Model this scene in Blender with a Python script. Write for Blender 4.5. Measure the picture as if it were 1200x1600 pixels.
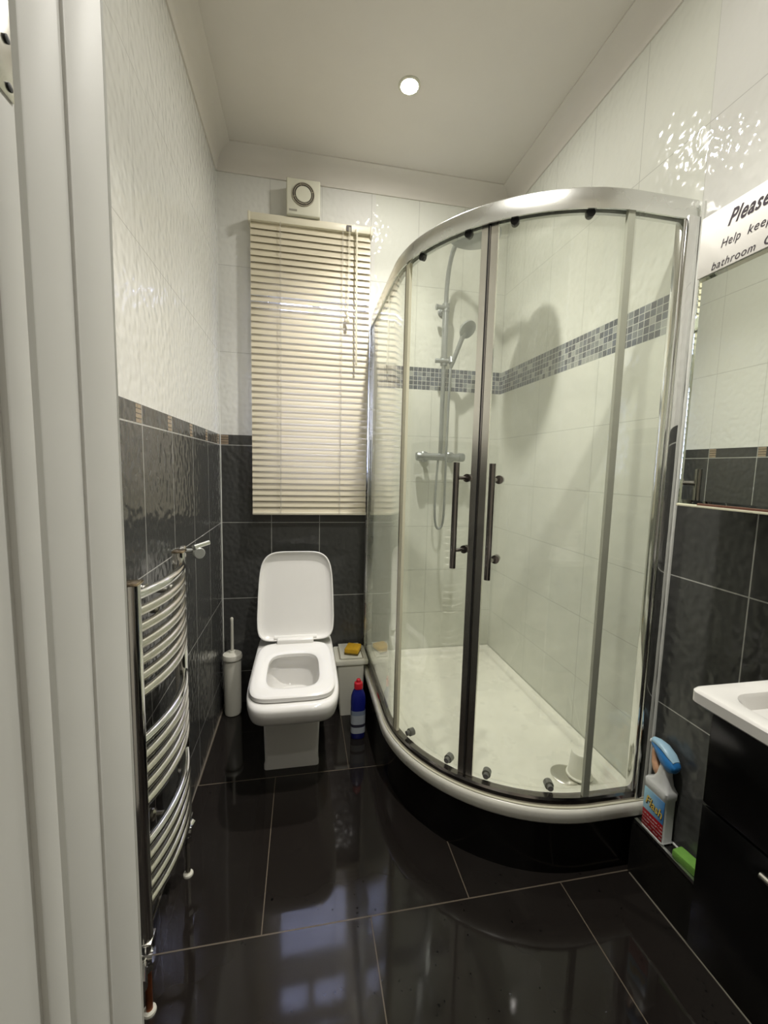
import bpy, bmesh, math, random
from math import pi, sin, cos, tan
from mathutils import Vector, Matrix

for o in list(bpy.data.objects):
    bpy.data.objects.remove(o)
S = bpy.context.scene
COL = S.collection
rnd = random.Random(7)

# ------------------------------------------------------------------ camera
cd = bpy.data.cameras.new('camera')
cam = bpy.data.objects.new('camera', cd)
COL.objects.link(cam)
cd.sensor_fit = 'HORIZONTAL'
cd.sensor_width = 36.0
cd.lens = 36.0 * 657.31 / 1200.0
cd.clip_start = 0.01
rx, ry, rz = -0.1043, -0.0239, -0.1907
Rm = Matrix.Rotation(rz, 3, 'Z') @ Matrix.Rotation(rx, 3, 'X') @ Matrix.Rotation(ry, 3, 'Y')
right, fwd, up = Rm.col[0], Rm.col[1], Rm.col[2]
M = Matrix((right, up, -fwd)).transposed().to_4x4()
M.translation = Vector((0.4101, -2.2472, 1.272))
cam.matrix_world = M
S.camera = cam

# ------------------------------------------------------------------ view and world
S.view_settings.view_transform = 'Standard'
S.view_settings.look = 'None'
S.view_settings.gamma = 1.0
S.view_settings.use_curve_mapping = False
S.view_settings.exposure = 0.17

world = bpy.data.worlds.new('world')
S.world = world
world.use_nodes = True
bg = world.node_tree.nodes['Background']
bg.inputs['Color'].default_value = (0.62, 0.66, 1.0, 1)
bg.inputs['Strength'].default_value = 12.0

LAMP_COL = (1.0, 0.962, 0.905)
LAMP_POWER = 640.0        # emission strength of each ceiling spotlight's lens
SPOT_POWER = 74.0
HALL_POWER = 430.0  # lens strength of the added hall lamp


# ------------------------------------------------------------------ node helper
class NT:
    def __init__(s, name):
        s.m = bpy.data.materials.new(name)
        s.m.use_nodes = True
        s.t = s.m.node_tree
        s.b = s.t.nodes['Principled BSDF']
        s.out = s.t.nodes['Material Output']
        s._p = None

    def n(s, typ, **kw):
        nd = s.t.nodes.new(typ)
        for k, v in kw.items():
            setattr(nd, k, v)
        return nd

    def link(s, a, b):
        s.t.links.new(a, b)

    def setin(s, sock, v):
        if hasattr(v, 'is_linked') or hasattr(v, 'links'):
            s.link(v, sock)
        else:
            if isinstance(v, (tuple, list)) and len(v) == 3 and sock.type == 'RGBA':
                v = (*v, 1)
            sock.default_value = v

    def math(s, op, a, b=0.0, c=0.0, clamp=False):
        nd = s.n('ShaderNodeMath', operation=op, use_clamp=clamp)
        s.setin(nd.inputs[0], a)
        s.setin(nd.inputs[1], b)
        s.setin(nd.inputs[2], c)
        return nd.outputs[0]

    def pos(s):
        if s._p is None:
            g = s.n('ShaderNodeNewGeometry')
            sp = s.n('ShaderNodeSeparateXYZ')
            s.link(g.outputs['Position'], sp.inputs[0])
            s._p = (sp.outputs[0], sp.outputs[1], sp.outputs[2])
            s.P = g.outputs['Position']
        return s._p

    def grid(s, c, off, step, half):
        """1 on a joint line of the given half width, else 0"""
        v = s.math('DIVIDE', s.math('SUBTRACT', c, off), step)
        f = s.math('FRACT', s.math('ADD', v, 0.5))
        d = s.math('MULTIPLY', s.math('ABSOLUTE', s.math('SUBTRACT', f, 0.5)), step)
        return s.math('LESS_THAN', d, half)

    def line(s, c, at, half):
        return s.math('LESS_THAN', s.math('ABSOLUTE', s.math('SUBTRACT', c, at)), half)

    def lt(s, a, b): return s.math('LESS_THAN', a, b)
    def gt(s, a, b): return s.math('GREATER_THAN', a, b)
    def AND(s, *a):
        r = a[0]
        for x in a[1:]:
            r = s.math('MULTIPLY', r, x)
        return r
    def OR(s, *a):
        r = a[0]
        for x in a[1:]:
            r = s.math('MAXIMUM', r, x)
        return r
    def NOT(s, a): return s.math('SUBTRACT', 1.0, a)

    def mix(s, f, a, b):
        nd = s.n('ShaderNodeMix', data_type='RGBA')
        s.setin(nd.inputs[0], f)
        s.setin(nd.inputs[6], a)
        s.setin(nd.inputs[7], b)
        return nd.outputs[2]

    def mixf(s, f, a, b):
        nd = s.n('ShaderNodeMix', data_type='FLOAT')
        s.setin(nd.inputs[0], f)
        s.setin(nd.inputs[2], a)
        s.setin(nd.inputs[3], b)
        return nd.outputs[0]

    def vec(s, x, y, z):
        nd = s.n('ShaderNodeCombineXYZ')
        s.setin(nd.inputs[0], x); s.setin(nd.inputs[1], y); s.setin(nd.inputs[2], z)
        return nd.outputs[0]

    def noise(s, v, scale, detail=2.0, rough=0.5):
        nd = s.n('ShaderNodeTexNoise')
        s.link(v, nd.inputs['Vector'])
        nd.inputs['Scale'].default_value = scale
        nd.inputs['Detail'].default_value = detail
        nd.inputs['Roughness'].default_value = rough
        return nd.outputs['Fac']

    def vor(s, v, scale, feature='F1', smooth=0.5):
        nd = s.n('ShaderNodeTexVoronoi', feature=feature)
        s.link(v, nd.inputs['Vector'])
        nd.inputs['Scale'].default_value = scale
        if feature == 'SMOOTH_F1':
            nd.inputs['Smoothness'].default_value = smooth
        return nd

    def bump(s, h, dist, strength=1.0, normal=None):
        nd = s.n('ShaderNodeBump')
        s.link(h, nd.inputs['Height'])
        s.setin(nd.inputs['Strength'], strength)
        nd.inputs['Distance'].default_value = dist
        if normal is not None:
            s.link(normal, nd.inputs['Normal'])
        return nd.outputs[0]

    def set(s, **kw):
        for k, v in kw.items():
            s.setin(s.b.inputs[k.replace('_', ' ')], v)
        return s.m


def plain(name, col, rough=0.4, metal=0.0, vary=0.04, vscale=9.0, bump=0.0, bscale=60.0, coat=0.0, **kw):
    t = NT(name)
    t.pos()
    nz = t.noise(t.P, vscale, 3)
    lo = tuple(max(0, c * (1 - vary * 2)) for c in col)
    hi = tuple(min(1, c * (1 + vary * 2)) for c in col)
    t.set(Base_Color=t.mix(nz, lo, hi), Roughness=t.mixf(nz, max(0, rough * 0.85), rough * 1.15), Metallic=metal)
    if coat:
        t.set(Coat_Weight=coat, Coat_Roughness=0.05)
    if bump:
        t.set(Normal=t.bump(t.noise(t.P, bscale, 3), bump))
    for k, v in kw.items():
        t.setin(t.b.inputs[k.replace('_', ' ')], v)
    return t.m


# ------------------------------------------------------------------ measured layout
W = 1.49                     # right wall plane
ZB1, ZB2 = 1.3685, 1.4194    # border course
ROWD = 0.9756                # dark course joint (0.4 m courses)
CEIL = 2.735
ZCOVE = 2.640
YSH = -1.187                 # where the shower wall tiling ends on the right wall
GROUT_W = (0.50, 0.50, 0.46)
WHITE = (0.72, 0.72, 0.68)
DARK = (0.062, 0.063, 0.060)


def tile_material(name, axis, col_off, col_step, shower=None):
    """wall tiling: dark courses below a border, white above; shower = +1/-1/0 region test"""
    t = NT(name)
    x, y, z = t.pos()
    c = {'x': x, 'y': y}[axis]
    cols = t.grid(c, col_off, col_step, 0.0017)
    below = t.lt(z, ZB2)
    # dark part
    rows_d = t.grid(z, ROWD, 0.4, 0.0017)
    lowpart = t.lt(z, ZB1 - 0.01)
    rows_dark = t.OR(t.AND(rows_d, t.lt(z, 1.2)), t.line(z, ZB1, 0.0020))
    gd = t.OR(rows_dark, t.AND(cols, t.lt(z, ZB2)))
    # border inserts: four small metallic bars just beside each joint
    v = t.math('DIVIDE', t.math('SUBTRACT', c, col_off), col_step)
    fr = t.math('MULTIPLY', t.math('FRACT', v), col_step)
    side = t.AND(t.gt(fr, col_step - 0.040), t.lt(fr, col_step - 0.003)) if axis == 'y' and shower != 'right' else \
        t.AND(t.gt(fr, 0.003), t.lt(fr, 0.040))
    inz = t.AND(t.gt(z, ZB1 + 0.003), t.lt(z, ZB2 - 0.002))
    ins = t.AND(side, inz)
    bars = t.grid(z, ZB1 + 0.001, 0.0125, 0.0016)
    wav = t.noise(t.vec(t.math('MULTIPLY', c, 1.0), 0.0, t.math('MULTIPLY', z, 6.0)), 90.0, 2)
    inscol = t.mix(bars, t.mix(wav, (0.20, 0.15, 0.10), (0.46, 0.37, 0.27)), (0.10, 0.08, 0.06))
    cloud = t.noise(t.P, 2.5, 3)
    dark = t.mix(cloud, tuple(q * 0.85 for q in DARK), tuple(q * 1.15 for q in DARK))
    dark = t.mix(gd, dark, (0.42, 0.42, 0.39))
    dark = t.mix(t.AND(ins, t.NOT(t.OR(cols))), dark, inscol)
    # white part
    rows_w = t.OR(t.line(z, 1.8205, 0.0011), t.line(z, 2.2249, 0.0011))
    cols_w = t.grid(c, col_off, col_step, 0.0009)
    gw = t.OR(rows_w, cols_w)
    white = t.mix(t.math('MULTIPLY', gw, 0.55), WHITE, (0.36, 0.36, 0.33))
    colr = t.mix(below, white, dark)
    rough = t.mixf(below, 0.045, 0.17)
    joint = t.math('MAXIMUM', t.AND(gd, below), t.AND(gw, t.NOT(below)))
    # shower part: white landscape tiles with a mosaic band
    if shower:
        if shower == 'back':
            reg = t.gt(x, 0.765)
            sc, so = x, 0.40 + 0.292
        else:
            reg = t.gt(y, YSH)
            sc, so = y, -0.805
        srow = t.AND(t.grid(z, 1.6958, 0.2478, 0.0010), t.lt(z, 1.69))
        scol = t.AND(t.grid(sc, so, 0.4, 0.0009), t.lt(z, 1.69))
        up_row = t.line(z, 2.2249, 0.0010)
        up_col = t.AND(t.gt(z, 1.8133), t.grid(sc, 0.9917 if shower == 'back' else -1.187, 0.248, 0.0009))
        sj = t.OR(srow, scol, up_row, up_col)
        shw = t.mix(t.math('MULTIPLY', sj, 0.55), (0.72, 0.73, 0.66), (0.33, 0.33, 0.30))
        band = t.AND(t.gt(z, 1.6958), t.lt(z, 1.8133))
        ms = 0.0235
        mj = t.OR(t.grid(z, 1.6958, ms, 0.0013), t.grid(sc, 0.0, ms, 0.0013))
        cell = t.vec(t.math('FLOOR', t.math('DIVIDE', sc, ms)),
                     t.math('FLOOR', t.math('DIVIDE', t.math('SUBTRACT', z, 1.6958), ms)), 0.5)
        wn = t.n('ShaderNodeTexWhiteNoise', noise_dimensions='3D')
        t.link(cell, wn.inputs['Vector'])
        ramp = t.n('ShaderNodeValToRGB')
        t.link(wn.outputs['Value'], ramp.inputs[0])
        cr = ramp.color_ramp
        cr.interpolation = 'CONSTANT'
        cr.elements[0].position = 0.0; cr.elements[0].color = (0.065, 0.075, 0.10, 1)
        cr.elements[1].position = 0.4; cr.elements[1].color = (0.11, 0.125, 0.16, 1)
        e = cr.elements.new(0.68); e.color = (0.20, 0.22, 0.23, 1)
        e = cr.elements.new(0.86); e.color = (0.34, 0.36, 0.34, 1)
        mos = t.mix(mj, ramp.outputs[0], (0.55, 0.56, 0.52))
        shw = t.mix(band, shw, mos)
        colr = t.mix(reg, colr, shw)
        rough = t.mixf(reg, rough, t.mixf(band, 0.10, 0.2))
        joint = t.mixf(reg, joint, t.OR(sj, t.AND(band, mj)))
    # embossed dimples
    sv = t.vec(t.math('MULTIPLY', c, 1.0), 0.0, t.math('MULTIPLY', z, 0.85))
    hgt = t.math('ADD', t.noise(sv, 42.0, 0), t.math('MULTIPLY', t.noise(sv, 62.0, 0), 0.35))
    amp = 1.0
    if shower:
        low = t.lt(z, 1.8133)
        amp = t.mixf(t.AND(reg, low), 1.0, 0.25)
        hgt = t.math('MULTIPLY', hgt, amp)
    nb = t.bump(hgt, 0.0026, 1.0)
    nj = t.bump(t.NOT(joint), 0.0012, 0.8, nb)
    t.set(Base_Color=colr, Roughness=rough, Normal=nj, Specular_IOR_Level=0.5)
    return t.m


m_wall_left = tile_material('left_wall_tiles', 'y', -0.2792, 0.2545)
m_wall_back = tile_material('back_wall_tiles', 'x', 0.2477, 0.2480, 'back')
m_wall_right = tile_material('right_wall_tiles', 'y', -1.4251, 0.25, 'right')
m_ceiling = plain('ceiling_paint', (0.66, 0.63, 0.57), 0.55, vary=0.015, bump=0.0004, bscale=30)
m_paint = plain('white_gloss_paint', (0.70, 0.70, 0.66), 0.5, vary=0.02, bump=0.0012, bscale=7)
m_hall = plain('hall_wall_paint', (0.62, 0.58, 0.50), 0.6, vary=0.02)

# floor tiles: 600 mm, running bond, glossy near-black with dark flecks
t = NT('black_floor_tiles')
x, y, z = t.pos()
jy = t.grid(y, -0.5934, 0.5975, 0.0019)
par = t.math('FRACT', t.math('MULTIPLY', t.math('FLOOR', t.math('DIVIDE', t.math('ADD', y, 0.5934), 0.5975)), 0.5))
off = t.mixf(t.gt(par, 0.25), 0.6035, 0.3025)
jx = t.grid(x, off, 0.5985, 0.0015)
jt = t.OR(jy, jx)
cl = t.noise(t.P, 2.2, 4)
base = t.mix(cl, (0.0120, 0.0085, 0.0075), (0.0185, 0.0170, 0.0150))
fl = t.vor(t.P, 42.0)
fleck = t.AND(t.lt(t.math('ADD', fl.outputs['Distance'], t.math('MULTIPLY', t.noise(t.P, 150.0, 2), 0.35)), 0.30), t.gt(t.noise(t.P, 6.0, 2), 0.52))
base = t.mix(fleck, base, (0.003, 0.003, 0.003))
base = t.mix(jt, base, (0.12, 0.096, 0.068))
smear = t.noise(t.P, 5.0, 4, 0.6)
t.set(Base_Color=base, Roughness=t.mixf(jt, t.mixf(smear, 0.035, 0.09), 0.7), Specular_IOR_Level=0.4,
      Normal=t.bump(t.noise(t.P, 3.0, 1), 0.0010, 1.0, t.bump(t.NOT(jt), 0.0008)))
m_floor = t.m

m_chrome = plain('polished_chrome', (0.78, 0.78, 0.77), 0.09, 1.0, 0.02)
m_chrome_dull = plain('worn_chrome', (0.72, 0.70, 0.64), 0.24, 1.0, 0.05)
m_darkchrome = plain('dark_polished_chrome', (0.30, 0.28, 0.27), 0.16, 1.0, 0.03)
m_alu = plain('satin_silver_frame', (0.74, 0.75, 0.72), 0.27, 1.0, 0.03)
m_ceramic = plain('white_ceramic', (0.78, 0.77, 0.74), 0.10, vary=0.01)
m_seat = plain('white_seat_plastic', (0.80, 0.79, 0.76), 0.22, vary=0.01)
m_acryl = plain('white_acrylic', (0.84, 0.83, 0.74), 0.28, vary=0.02)
m_whiteplastic = plain('off_white_plastic', (0.66, 0.65, 0.56), 0.35, vary=0.02)
m_creamplastic = plain('cream_plastic', (0.70, 0.66, 0.52), 0.4, vary=0.02)
m_fan = plain('fan_plastic', (0.60, 0.59, 0.48), 0.4, vary=0.02)
m_seal = plain('cream_seal', (0.68, 0.66, 0.50), 0.45, vary=0.03)
m_rebate = plain('shaded_brown_rebate', (0.17, 0.145, 0.115), 0.6, vary=0.1)  # brown strip, with the shade of the door gap put into its colour
m_dullgrout = plain('grey_brown_grout', (0.17, 0.15, 0.12), 0.7)
m_strip = plain('grey_green_strip', (0.36, 0.37, 0.30), 0.35, vary=0.03)
m_greymetal = plain('scaled_grey_chrome', (0.36, 0.38, 0.38), 0.32, 0.75, 0.06)
m_caulk = plain('white_silicone', (0.70, 0.71, 0.66), 0.45, vary=0.05, vscale=40)
m_black = plain('black_rubber', (0.012, 0.012, 0.012), 0.5)
m_gloss_black = plain('gloss_black_lacquer', (0.004, 0.004, 0.004), 0.16, vary=0.1)
m_blackinsert = plain('grey_roller', (0.16, 0.16, 0.15), 0.35, vary=0.05)
m_copper = plain('tarnished_copper', (0.33, 0.10, 0.035), 0.4, 0.8, 0.2, 40)
m_upvc = plain('white_upvc', (0.75, 0.75, 0.72), 0.3)
m_ink = plain('black_ink', (0.035, 0.025, 0.035), 0.6)
m_sign = plain('white_sign_board', (0.78, 0.76, 0.71), 0.45, vary=0.01)
m_wood = plain('brown_mirror_edge', (0.16, 0.07, 0.045), 0.5)

# plinth tiles round the tray
t = NT('black_plinth_tiles')
x, y, z = t.pos()
ang = t.math('ARCTAN2', t.math('ADD', y, 0.62), t.math('SUBTRACT', x, 1.305))
jt = t.math('MULTIPLY', t.grid(ang, 0.05, 0.19, 0.0014), 0.5)
t.set(Base_Color=t.mix(jt, (0.0045, 0.0042, 0.0040), (0.02, 0.02, 0.018)), Roughness=0.16)
m_plinth = t.m
# ledge tiles
t = NT('black_ledge_tiles')
x, y, z = t.pos()
t.set(Base_Color=t.mix(t.noise(t.P, 14, 4), (0.008, 0.0075, 0.007), (0.022, 0.021, 0.018)), Roughness=0.2)
m_ledge = t.m


def glass_material(name, tint, clear, mist=0.05):
    """thin clear safety glass: looks through, mirrors more at grazing angles, faint lime-scale film"""
    t = NT(name)
    t.pos()
    lw = t.n('ShaderNodeLayerWeight')
    lw.inputs['Blend'].default_value = 0.5
    f5 = t.math('POWER', lw.outputs['Facing'], 5.0)
    fr = t.math('ADD', 0.042, t.math('MULTIPLY', f5, 0.9))
    tr = t.n('ShaderNodeBsdfTransparent'); t.setin(tr.inputs[0], tint)
    gl = t.n('ShaderNodeBsdfGlossy'); gl.inputs['Roughness'].default_value = 0.015
    t.setin(gl.inputs[0], (1, 1, 1))
    df = t.n('ShaderNodeBsdfDiffuse'); t.setin(df.inputs[0], (0.72, 0.74, 0.64))
    film = t.math('MULTIPLY', t.math('POWER', t.noise(t.P, 3.5, 5, 0.65), 2.0), mist * 2.2)
    m0 = t.n('ShaderNodeMixShader'); t.link(film, m0.inputs[0])
    t.link(tr.outputs[0], m0.inputs[1]); t.link(df.outputs[0], m0.inputs[2])
    m1 = t.n('ShaderNodeMixShader'); t.link(fr, m1.inputs[0])
    t.link(m0.outputs[0], m1.inputs[1]); t.link(gl.outputs[0], m1.inputs[2])
    t.link(m1.outputs[0], t.out.inputs[0])
    return t.m


m_glass = glass_material('shower_glass', (0.945, 0.955, 0.925), True, 0.14)
m_winglass = None
t = NT('obscured_window_glass')
t.pos()
tl = t.n('ShaderNodeBsdfTranslucent'); t.setin(tl.inputs[0], (0.9, 0.92, 0.95))
tr = t.n('ShaderNodeBsdfTransparent'); t.setin(tr.inputs[0], (0.9, 0.92, 0.95))
gl = t.n('ShaderNodeBsdfGlossy'); gl.inputs['Roughness'].default_value = 0.1
mx = t.n('ShaderNodeMixShader'); mx.inputs[0].default_value = 0.45
t.link(tl.outputs[0], mx.inputs[1]); t.link(tr.outputs[0], mx.inputs[2])
mx2 = t.n('ShaderNodeMixShader'); mx2.inputs[0].default_value = 0.06
t.link(mx.outputs[0], mx2.inputs[1]); t.link(gl.outputs[0], mx2.inputs[2])
t.link(mx2.outputs[0], t.out.inputs[0])
m_winglass = t.m

t = NT('blind_slat_vinyl')
t.pos()
df = t.b
t.set(Base_Color=(0.72, 0.66, 0.50), Roughness=0.42)
tl = t.n('ShaderNodeBsdfTranslucent'); t.setin(tl.inputs[0], (0.86, 0.82, 0.80))
mx = t.n('ShaderNodeMixShader'); mx.inputs[0].default_value = 0.13
t.link(df.outputs[0], mx.inputs[1]); t.link(tl.outputs[0], mx.inputs[2])
t.link(mx.outputs[0], t.out.inputs[0])
m_slat = t.m

t = NT('mirror_silver')
t.set(Base_Color=(0.80, 0.84, 0.78), Roughness=0.012, Metallic=1.0)
m_mirror = t.m


def emis(name, col, st):
    t = NT(name)
    e = t.n('ShaderNodeEmission')
    t.setin(e.inputs[0], col)
    e.inputs[1].default_value = st
    t.link(e.outputs[0], t.out.inputs[0])
    return t.m


m_lens = emis('spotlight_lens', LAMP_COL, LAMP_POWER)
m_lens_hall = emis('added_hall_lens', LAMP_COL, HALL_POWER)


# ------------------------------------------------------------------ mesh helpers
def obj(name, bm, m, parent=None, smooth=True, label=None, angle=0.6, recalc=True):
    if recalc:
        bmesh.ops.recalc_face_normals(bm, faces=bm.faces)
    me = bpy.data.meshes.new(name)
    bm.to_mesh(me)
    bm.free()
    if smooth:
        for p in me.polygons:
            p.use_smooth = True
        try:
            me.set_sharp_from_angle(angle=angle)
        except Exception:
            pass
    me.materials.append(m)
    o = bpy.data.objects.new(name, me)
    COL.objects.link(o)
    if parent:
        o.parent = parent
    if label:
        o['label'] = label
    return o


def tag(o, label, cat, group=None, kind=None):
    o['label'] = label
    o['category'] = cat
    if group: o['group'] = group
    if kind: o['kind'] = kind
    return o


def thing(name, label, cat, loc=(0, 0, 0), group=None):
    o = bpy.data.objects.new(name, None)
    COL.objects.link(o)
    o.empty_display_size = 0.05
    o.location = loc
    return tag(o, label, cat, group)


def anchor(t, parts):
    """parts are modelled in room coordinates; keep them there under the Empty at the thing's base"""
    bpy.context.view_layer.update()
    for p in parts:
        p.parent = t
        p.matrix_parent_inverse = Matrix.Translation(-Vector(t.location))


class Thing:
    def __init__(s, name, label, cat, loc=(0, 0, 0), group=None):
        s.e = thing(name, label, cat, loc, group)

    def part(s, name, bm, m, parent=None, **kw):
        o = obj(name, bm, m, None, **kw)
        if parent is None:
            o.parent = s.e
            o.matrix_parent_inverse = Matrix.Translation(-Vector(s.e.location))
        else:
            o.parent = parent
        return o


def struct(name, bm, m, smooth=False, **kw):
    o = obj(name, bm, m, None, smooth=smooth, **kw)
    o['kind'] = 'structure'
    return o


def box(bm, x0, x1, y0, y1, z0, z1, bev=0.0, seg=2, mat=None):
    v = [bm.verts.new((x, y, z)) for x in (x0, x1) for y in (y0, y1) for z in (z0, z1)]
    q = [(0, 1, 3, 2), (4, 6, 7, 5), (0, 4, 5, 1), (2, 3, 7, 6), (0, 2, 6, 4), (1, 5, 7, 3)]
    fs = [bm.faces.new([v[i] for i in f]) for f in q]
    if bev:
        es = list({e for f in fs for e in f.edges})
        r = bmesh.ops.bevel(bm, geom=es, offset=bev, segments=seg, profile=0.5, affect='EDGES')
        fs = None
    if mat is not None:
        bmesh.ops.transform(bm, matrix=mat, verts=[w for w in bm.verts if w.is_valid and w in set(v)] if not bev else list(bm.verts))
    return bm


def B(*a, **k):
    return box(bmesh.new(), *a, **k)


def loft(bm, rings, cap0=True, cap1=True, closed=True):
    vs = [[bm.verts.new(p) for p in r] for r in rings]
    n = len(vs[0])
    for a, b in zip(vs[:-1], vs[1:]):
        for i in range(n if closed else n - 1):
            j = (i + 1) % n
            bm.faces.new((a[i], a[j], b[j], b[i]))
    if cap0: bm.faces.new(vs[0][::-1])
    if cap1: bm.faces.new(vs[-1])
    return vs


def lathe(bm, prof, c=(0, 0, 0), axis=(0, 0, 1), n=28, cap=True):
    ax = Vector(axis).normalized()
    u = ax.orthogonal().normalized()
    w = ax.cross(u)
    c = Vector(c)
    rings = [[c + ax * h + (u * cos(2 * pi * k / n) + w * sin(2 * pi * k / n)) * max(r, 1e-5) for k in range(n)] for r, h in prof]
    loft(bm, rings, cap, cap)
    return bm


def tube(bm, pts, r, n=14, cap=True):
    pts = [Vector(p) for p in pts]
    rr = r if isinstance(r, (list, tuple)) else [r] * len(pts)
    rings = []
    tprev = (pts[1] - pts[0]).normalized()
    u = tprev.orthogonal().normalized()
    for i, p in enumerate(pts):
        a = pts[max(i - 1, 0)]
        b = pts[min(i + 1, len(pts) - 1)]
        tt = (b - a).normalized()
        q = tprev.rotation_difference(tt)
        u = (q @ u).normalized()
        u = (u - tt * u.dot(tt)).normalized()
        w = tt.cross(u)
        rings.append([p + (u * cos(2 * pi * k / n) + w * sin(2 * pi * k / n)) * rr[i] for k in range(n)])
        tprev = tt
    loft(bm, rings, cap, cap)
    return bm


def cyl(bm, a, b, r, n=20, r2=None):
    return tube(bm, [a, b], [r, r if r2 is None else r2], n)


def bez(p0, p1, p2, p3, n=16):
    out = []
    for i in range(n + 1):
        t_ = i / n
        a = (1 - t_) ** 3; b = 3 * (1 - t_) ** 2 * t_; c = 3 * (1 - t_) * t_ ** 2; d = t_ ** 3
        out.append(Vector(p0) * a + Vector(p1) * b + Vector(p2) * c + Vector(p3) * d)
    return out


def se(cx, cy, hx, hy, z, p=4.0, n=56):
    """superellipse ring in the plane z"""
    out = []
    for k in range(n):
        a = 2 * pi * k / n
        c, s_ = cos(a), sin(a)
        out.append(Vector((cx + hx * math.copysign(abs(c) ** (2 / p), c), cy + hy * math.copysign(abs(s_) ** (2 / p), s_), z)))
    return out


def rrect(cx, cy, hx, hy, r, z, n=6):
    out = []
    for qx, qy, a0 in ((1, 1, 0), (-1, 1, pi / 2), (-1, -1, pi), (1, -1, 1.5 * pi)):
        for k in range(n + 1):
            a = a0 + k * pi / 2 / n
            out.append(Vector((cx + qx * (hx - r) + r * cos(a), cy + qy * (hy - r) + r * sin(a), z)))
    return out


def sweep(bm, path, prof, cap=True):
    """sweep a profile [(out, z)] along a plan path [(x, y, nx, ny)] with n the outward normal"""
    rings = [[Vector((x + nx * o, y + ny * o, z)) for o, z in prof] for x, y, nx, ny in path]
    loft(bm, rings, cap, cap)
    return bm


def text_mesh(s, m, name, parent, width, height, mat, shear=0.0, bold=0.0, spacing=1.0, depth=0.0004):
    cu = bpy.data.curves.new(name, 'FONT')
    cu.body = s
    cu.shear = shear
    cu.offset = bold
    cu.space_character = spacing
    cu.extrude = 0.0
    cu.resolution_u = 4
    to = bpy.data.objects.new(name, cu)
    COL.objects.link(to)
    bpy.context.view_layer.update()
    dg = bpy.context.evaluated_depsgraph_get()
    me = bpy.data.meshes.new_from_object(to.evaluated_get(dg))
    bpy.data.objects.remove(to)
    xs = [v.co.x for v in me.vertices]; ys = [v.co.y for v in me.vertices]
    x0, x1 = min(xs), max(xs)
    hcap = 0.69
    for v in me.vertices:
        v.co.x = (v.co.x - x0) / (x1 - x0) * width
        v.co.y = v.co.y / hcap * height
        v.co.z = depth
    me.transform(mat)
    me.materials.clear()
    me.materials.append(m)
    o = bpy.data.objects.new(name, me)
    COL.objects.link(o)
    return o


# ================================================================== THE SETTING
YF = -2.03      # room face of the front wall
YH = -3.30      # end of the hall behind the camera
# floor and ceiling
struct('floor', B(-0.1, W + 0.1, YH - 0.1, 0.1, -0.08, 0.0), m_floor)
bm = bmesh.new()
box(bm, -0.1, W + 0.1, YH - 0.1, 0.1, CEIL, CEIL + 0.1)
struct('ceiling', bm, m_ceiling)
struct('wall_left', B(-0.12, 0.0, YF, 0.1, 0.0, CEIL), m_wall_left)
struct('wall_right', B(W, W + 0.12, YF, 0.1, 0.0, CEIL), m_wall_right)
# back wall with window opening
WX0, WX1, WZ0, WZ1 = 0.235, 0.730, 1.20, 2.17
bm = bmesh.new()
box(bm, 0.0, WX0, 0.0, 0.16, 0.0, CEIL)
box(bm, WX1, W, 0.0, 0.16, 0.0, CEIL)
box(bm, WX0, WX1, 0.0, 0.16, 0.0, WZ0)
box(bm, WX0, WX1, 0.0, 0.16, WZ1, CEIL)
struct('wall_back', bm, m_wall_back)
# front wall with the doorway
DX0, DX1, DZ = 0.285, 1.06, 2.06
bm = bmesh.new()
box(bm, -0.1, DX0, YF - 0.13, YF, 0.0, CEIL)
box(bm, DX1, W + 0.1, YF - 0.13, YF, 0.0, CEIL)
box(bm, DX0, DX1, YF - 0.13, YF, 2.45, CEIL)
struct('wall_front', bm, m_hall)
# the hall behind the camera
bm = bmesh.new()
box(bm, -0.12, 0.0, YH, YF - 0.13, 0.0, CEIL)
struct('wall_hall_left', bm, m_hall)
struct('wall_hall_right', B(W, W + 0.12, YH, YF - 0.13, 0.0, CEIL), m_hall)
struct('wall_hall_rear', B(-0.1, W + 0.1, YH - 0.1, YH, 0.0, CEIL), m_hall)

# coving: concave quarter profile along left, back and right walls
def cove(name, p0, p1, inward):
    D = 0.075
    Hc = CEIL - ZCOVE
    prof = [(0, CEIL), (0, ZCOVE), (0.006, ZCOVE), (0.010, ZCOVE + 0.008)]
    for k in range(1, 9):
        a = k / 9 * pi / 2
        prof.append((0.010 + (D - 0.018) * (1 - cos(a)), ZCOVE + 0.008 + (Hc - 0.016) * sin(a)))
    prof += [(D - 0.004, CEIL - 0.006), (D, CEIL - 0.005), (D, CEIL)]
    n_ = inward
    bm_ = bmesh.new()
    sweep(bm_, [(p0[0], p0[1], n_[0], n_[1]), (p1[0], p1[1], n_[0], n_[1])], prof)
    o = struct(name, bm_, m_ceiling, smooth=True)
    return o

cove('trim_1', (0, YF), (0, 0), (1, 0))
cove('trim_2', (0, 0), (W, 0), (0, -1))
cove('trim_3', (W, YF), (W, 0), (-1, 0))

# silicone beads in the corners
def bead(name, pts, r, m=None):
    bm_ = bmesh.new()
    out = []
    N = 40
    for a, b in zip(pts[:-1], pts[1:]):
        a, b = Vector(a), Vector(b)
        for k in range(N):
            out.append(a.lerp(b, k / N))
    out.append(Vector(pts[-1]))
    rr_ = [r * (1 + 0.25 * (rnd.random() - 0.5)) for _ in out]
    tube(bm_, out, rr_, 8)
    return struct(name, bm_, m or m_caulk, smooth=True)

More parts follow.
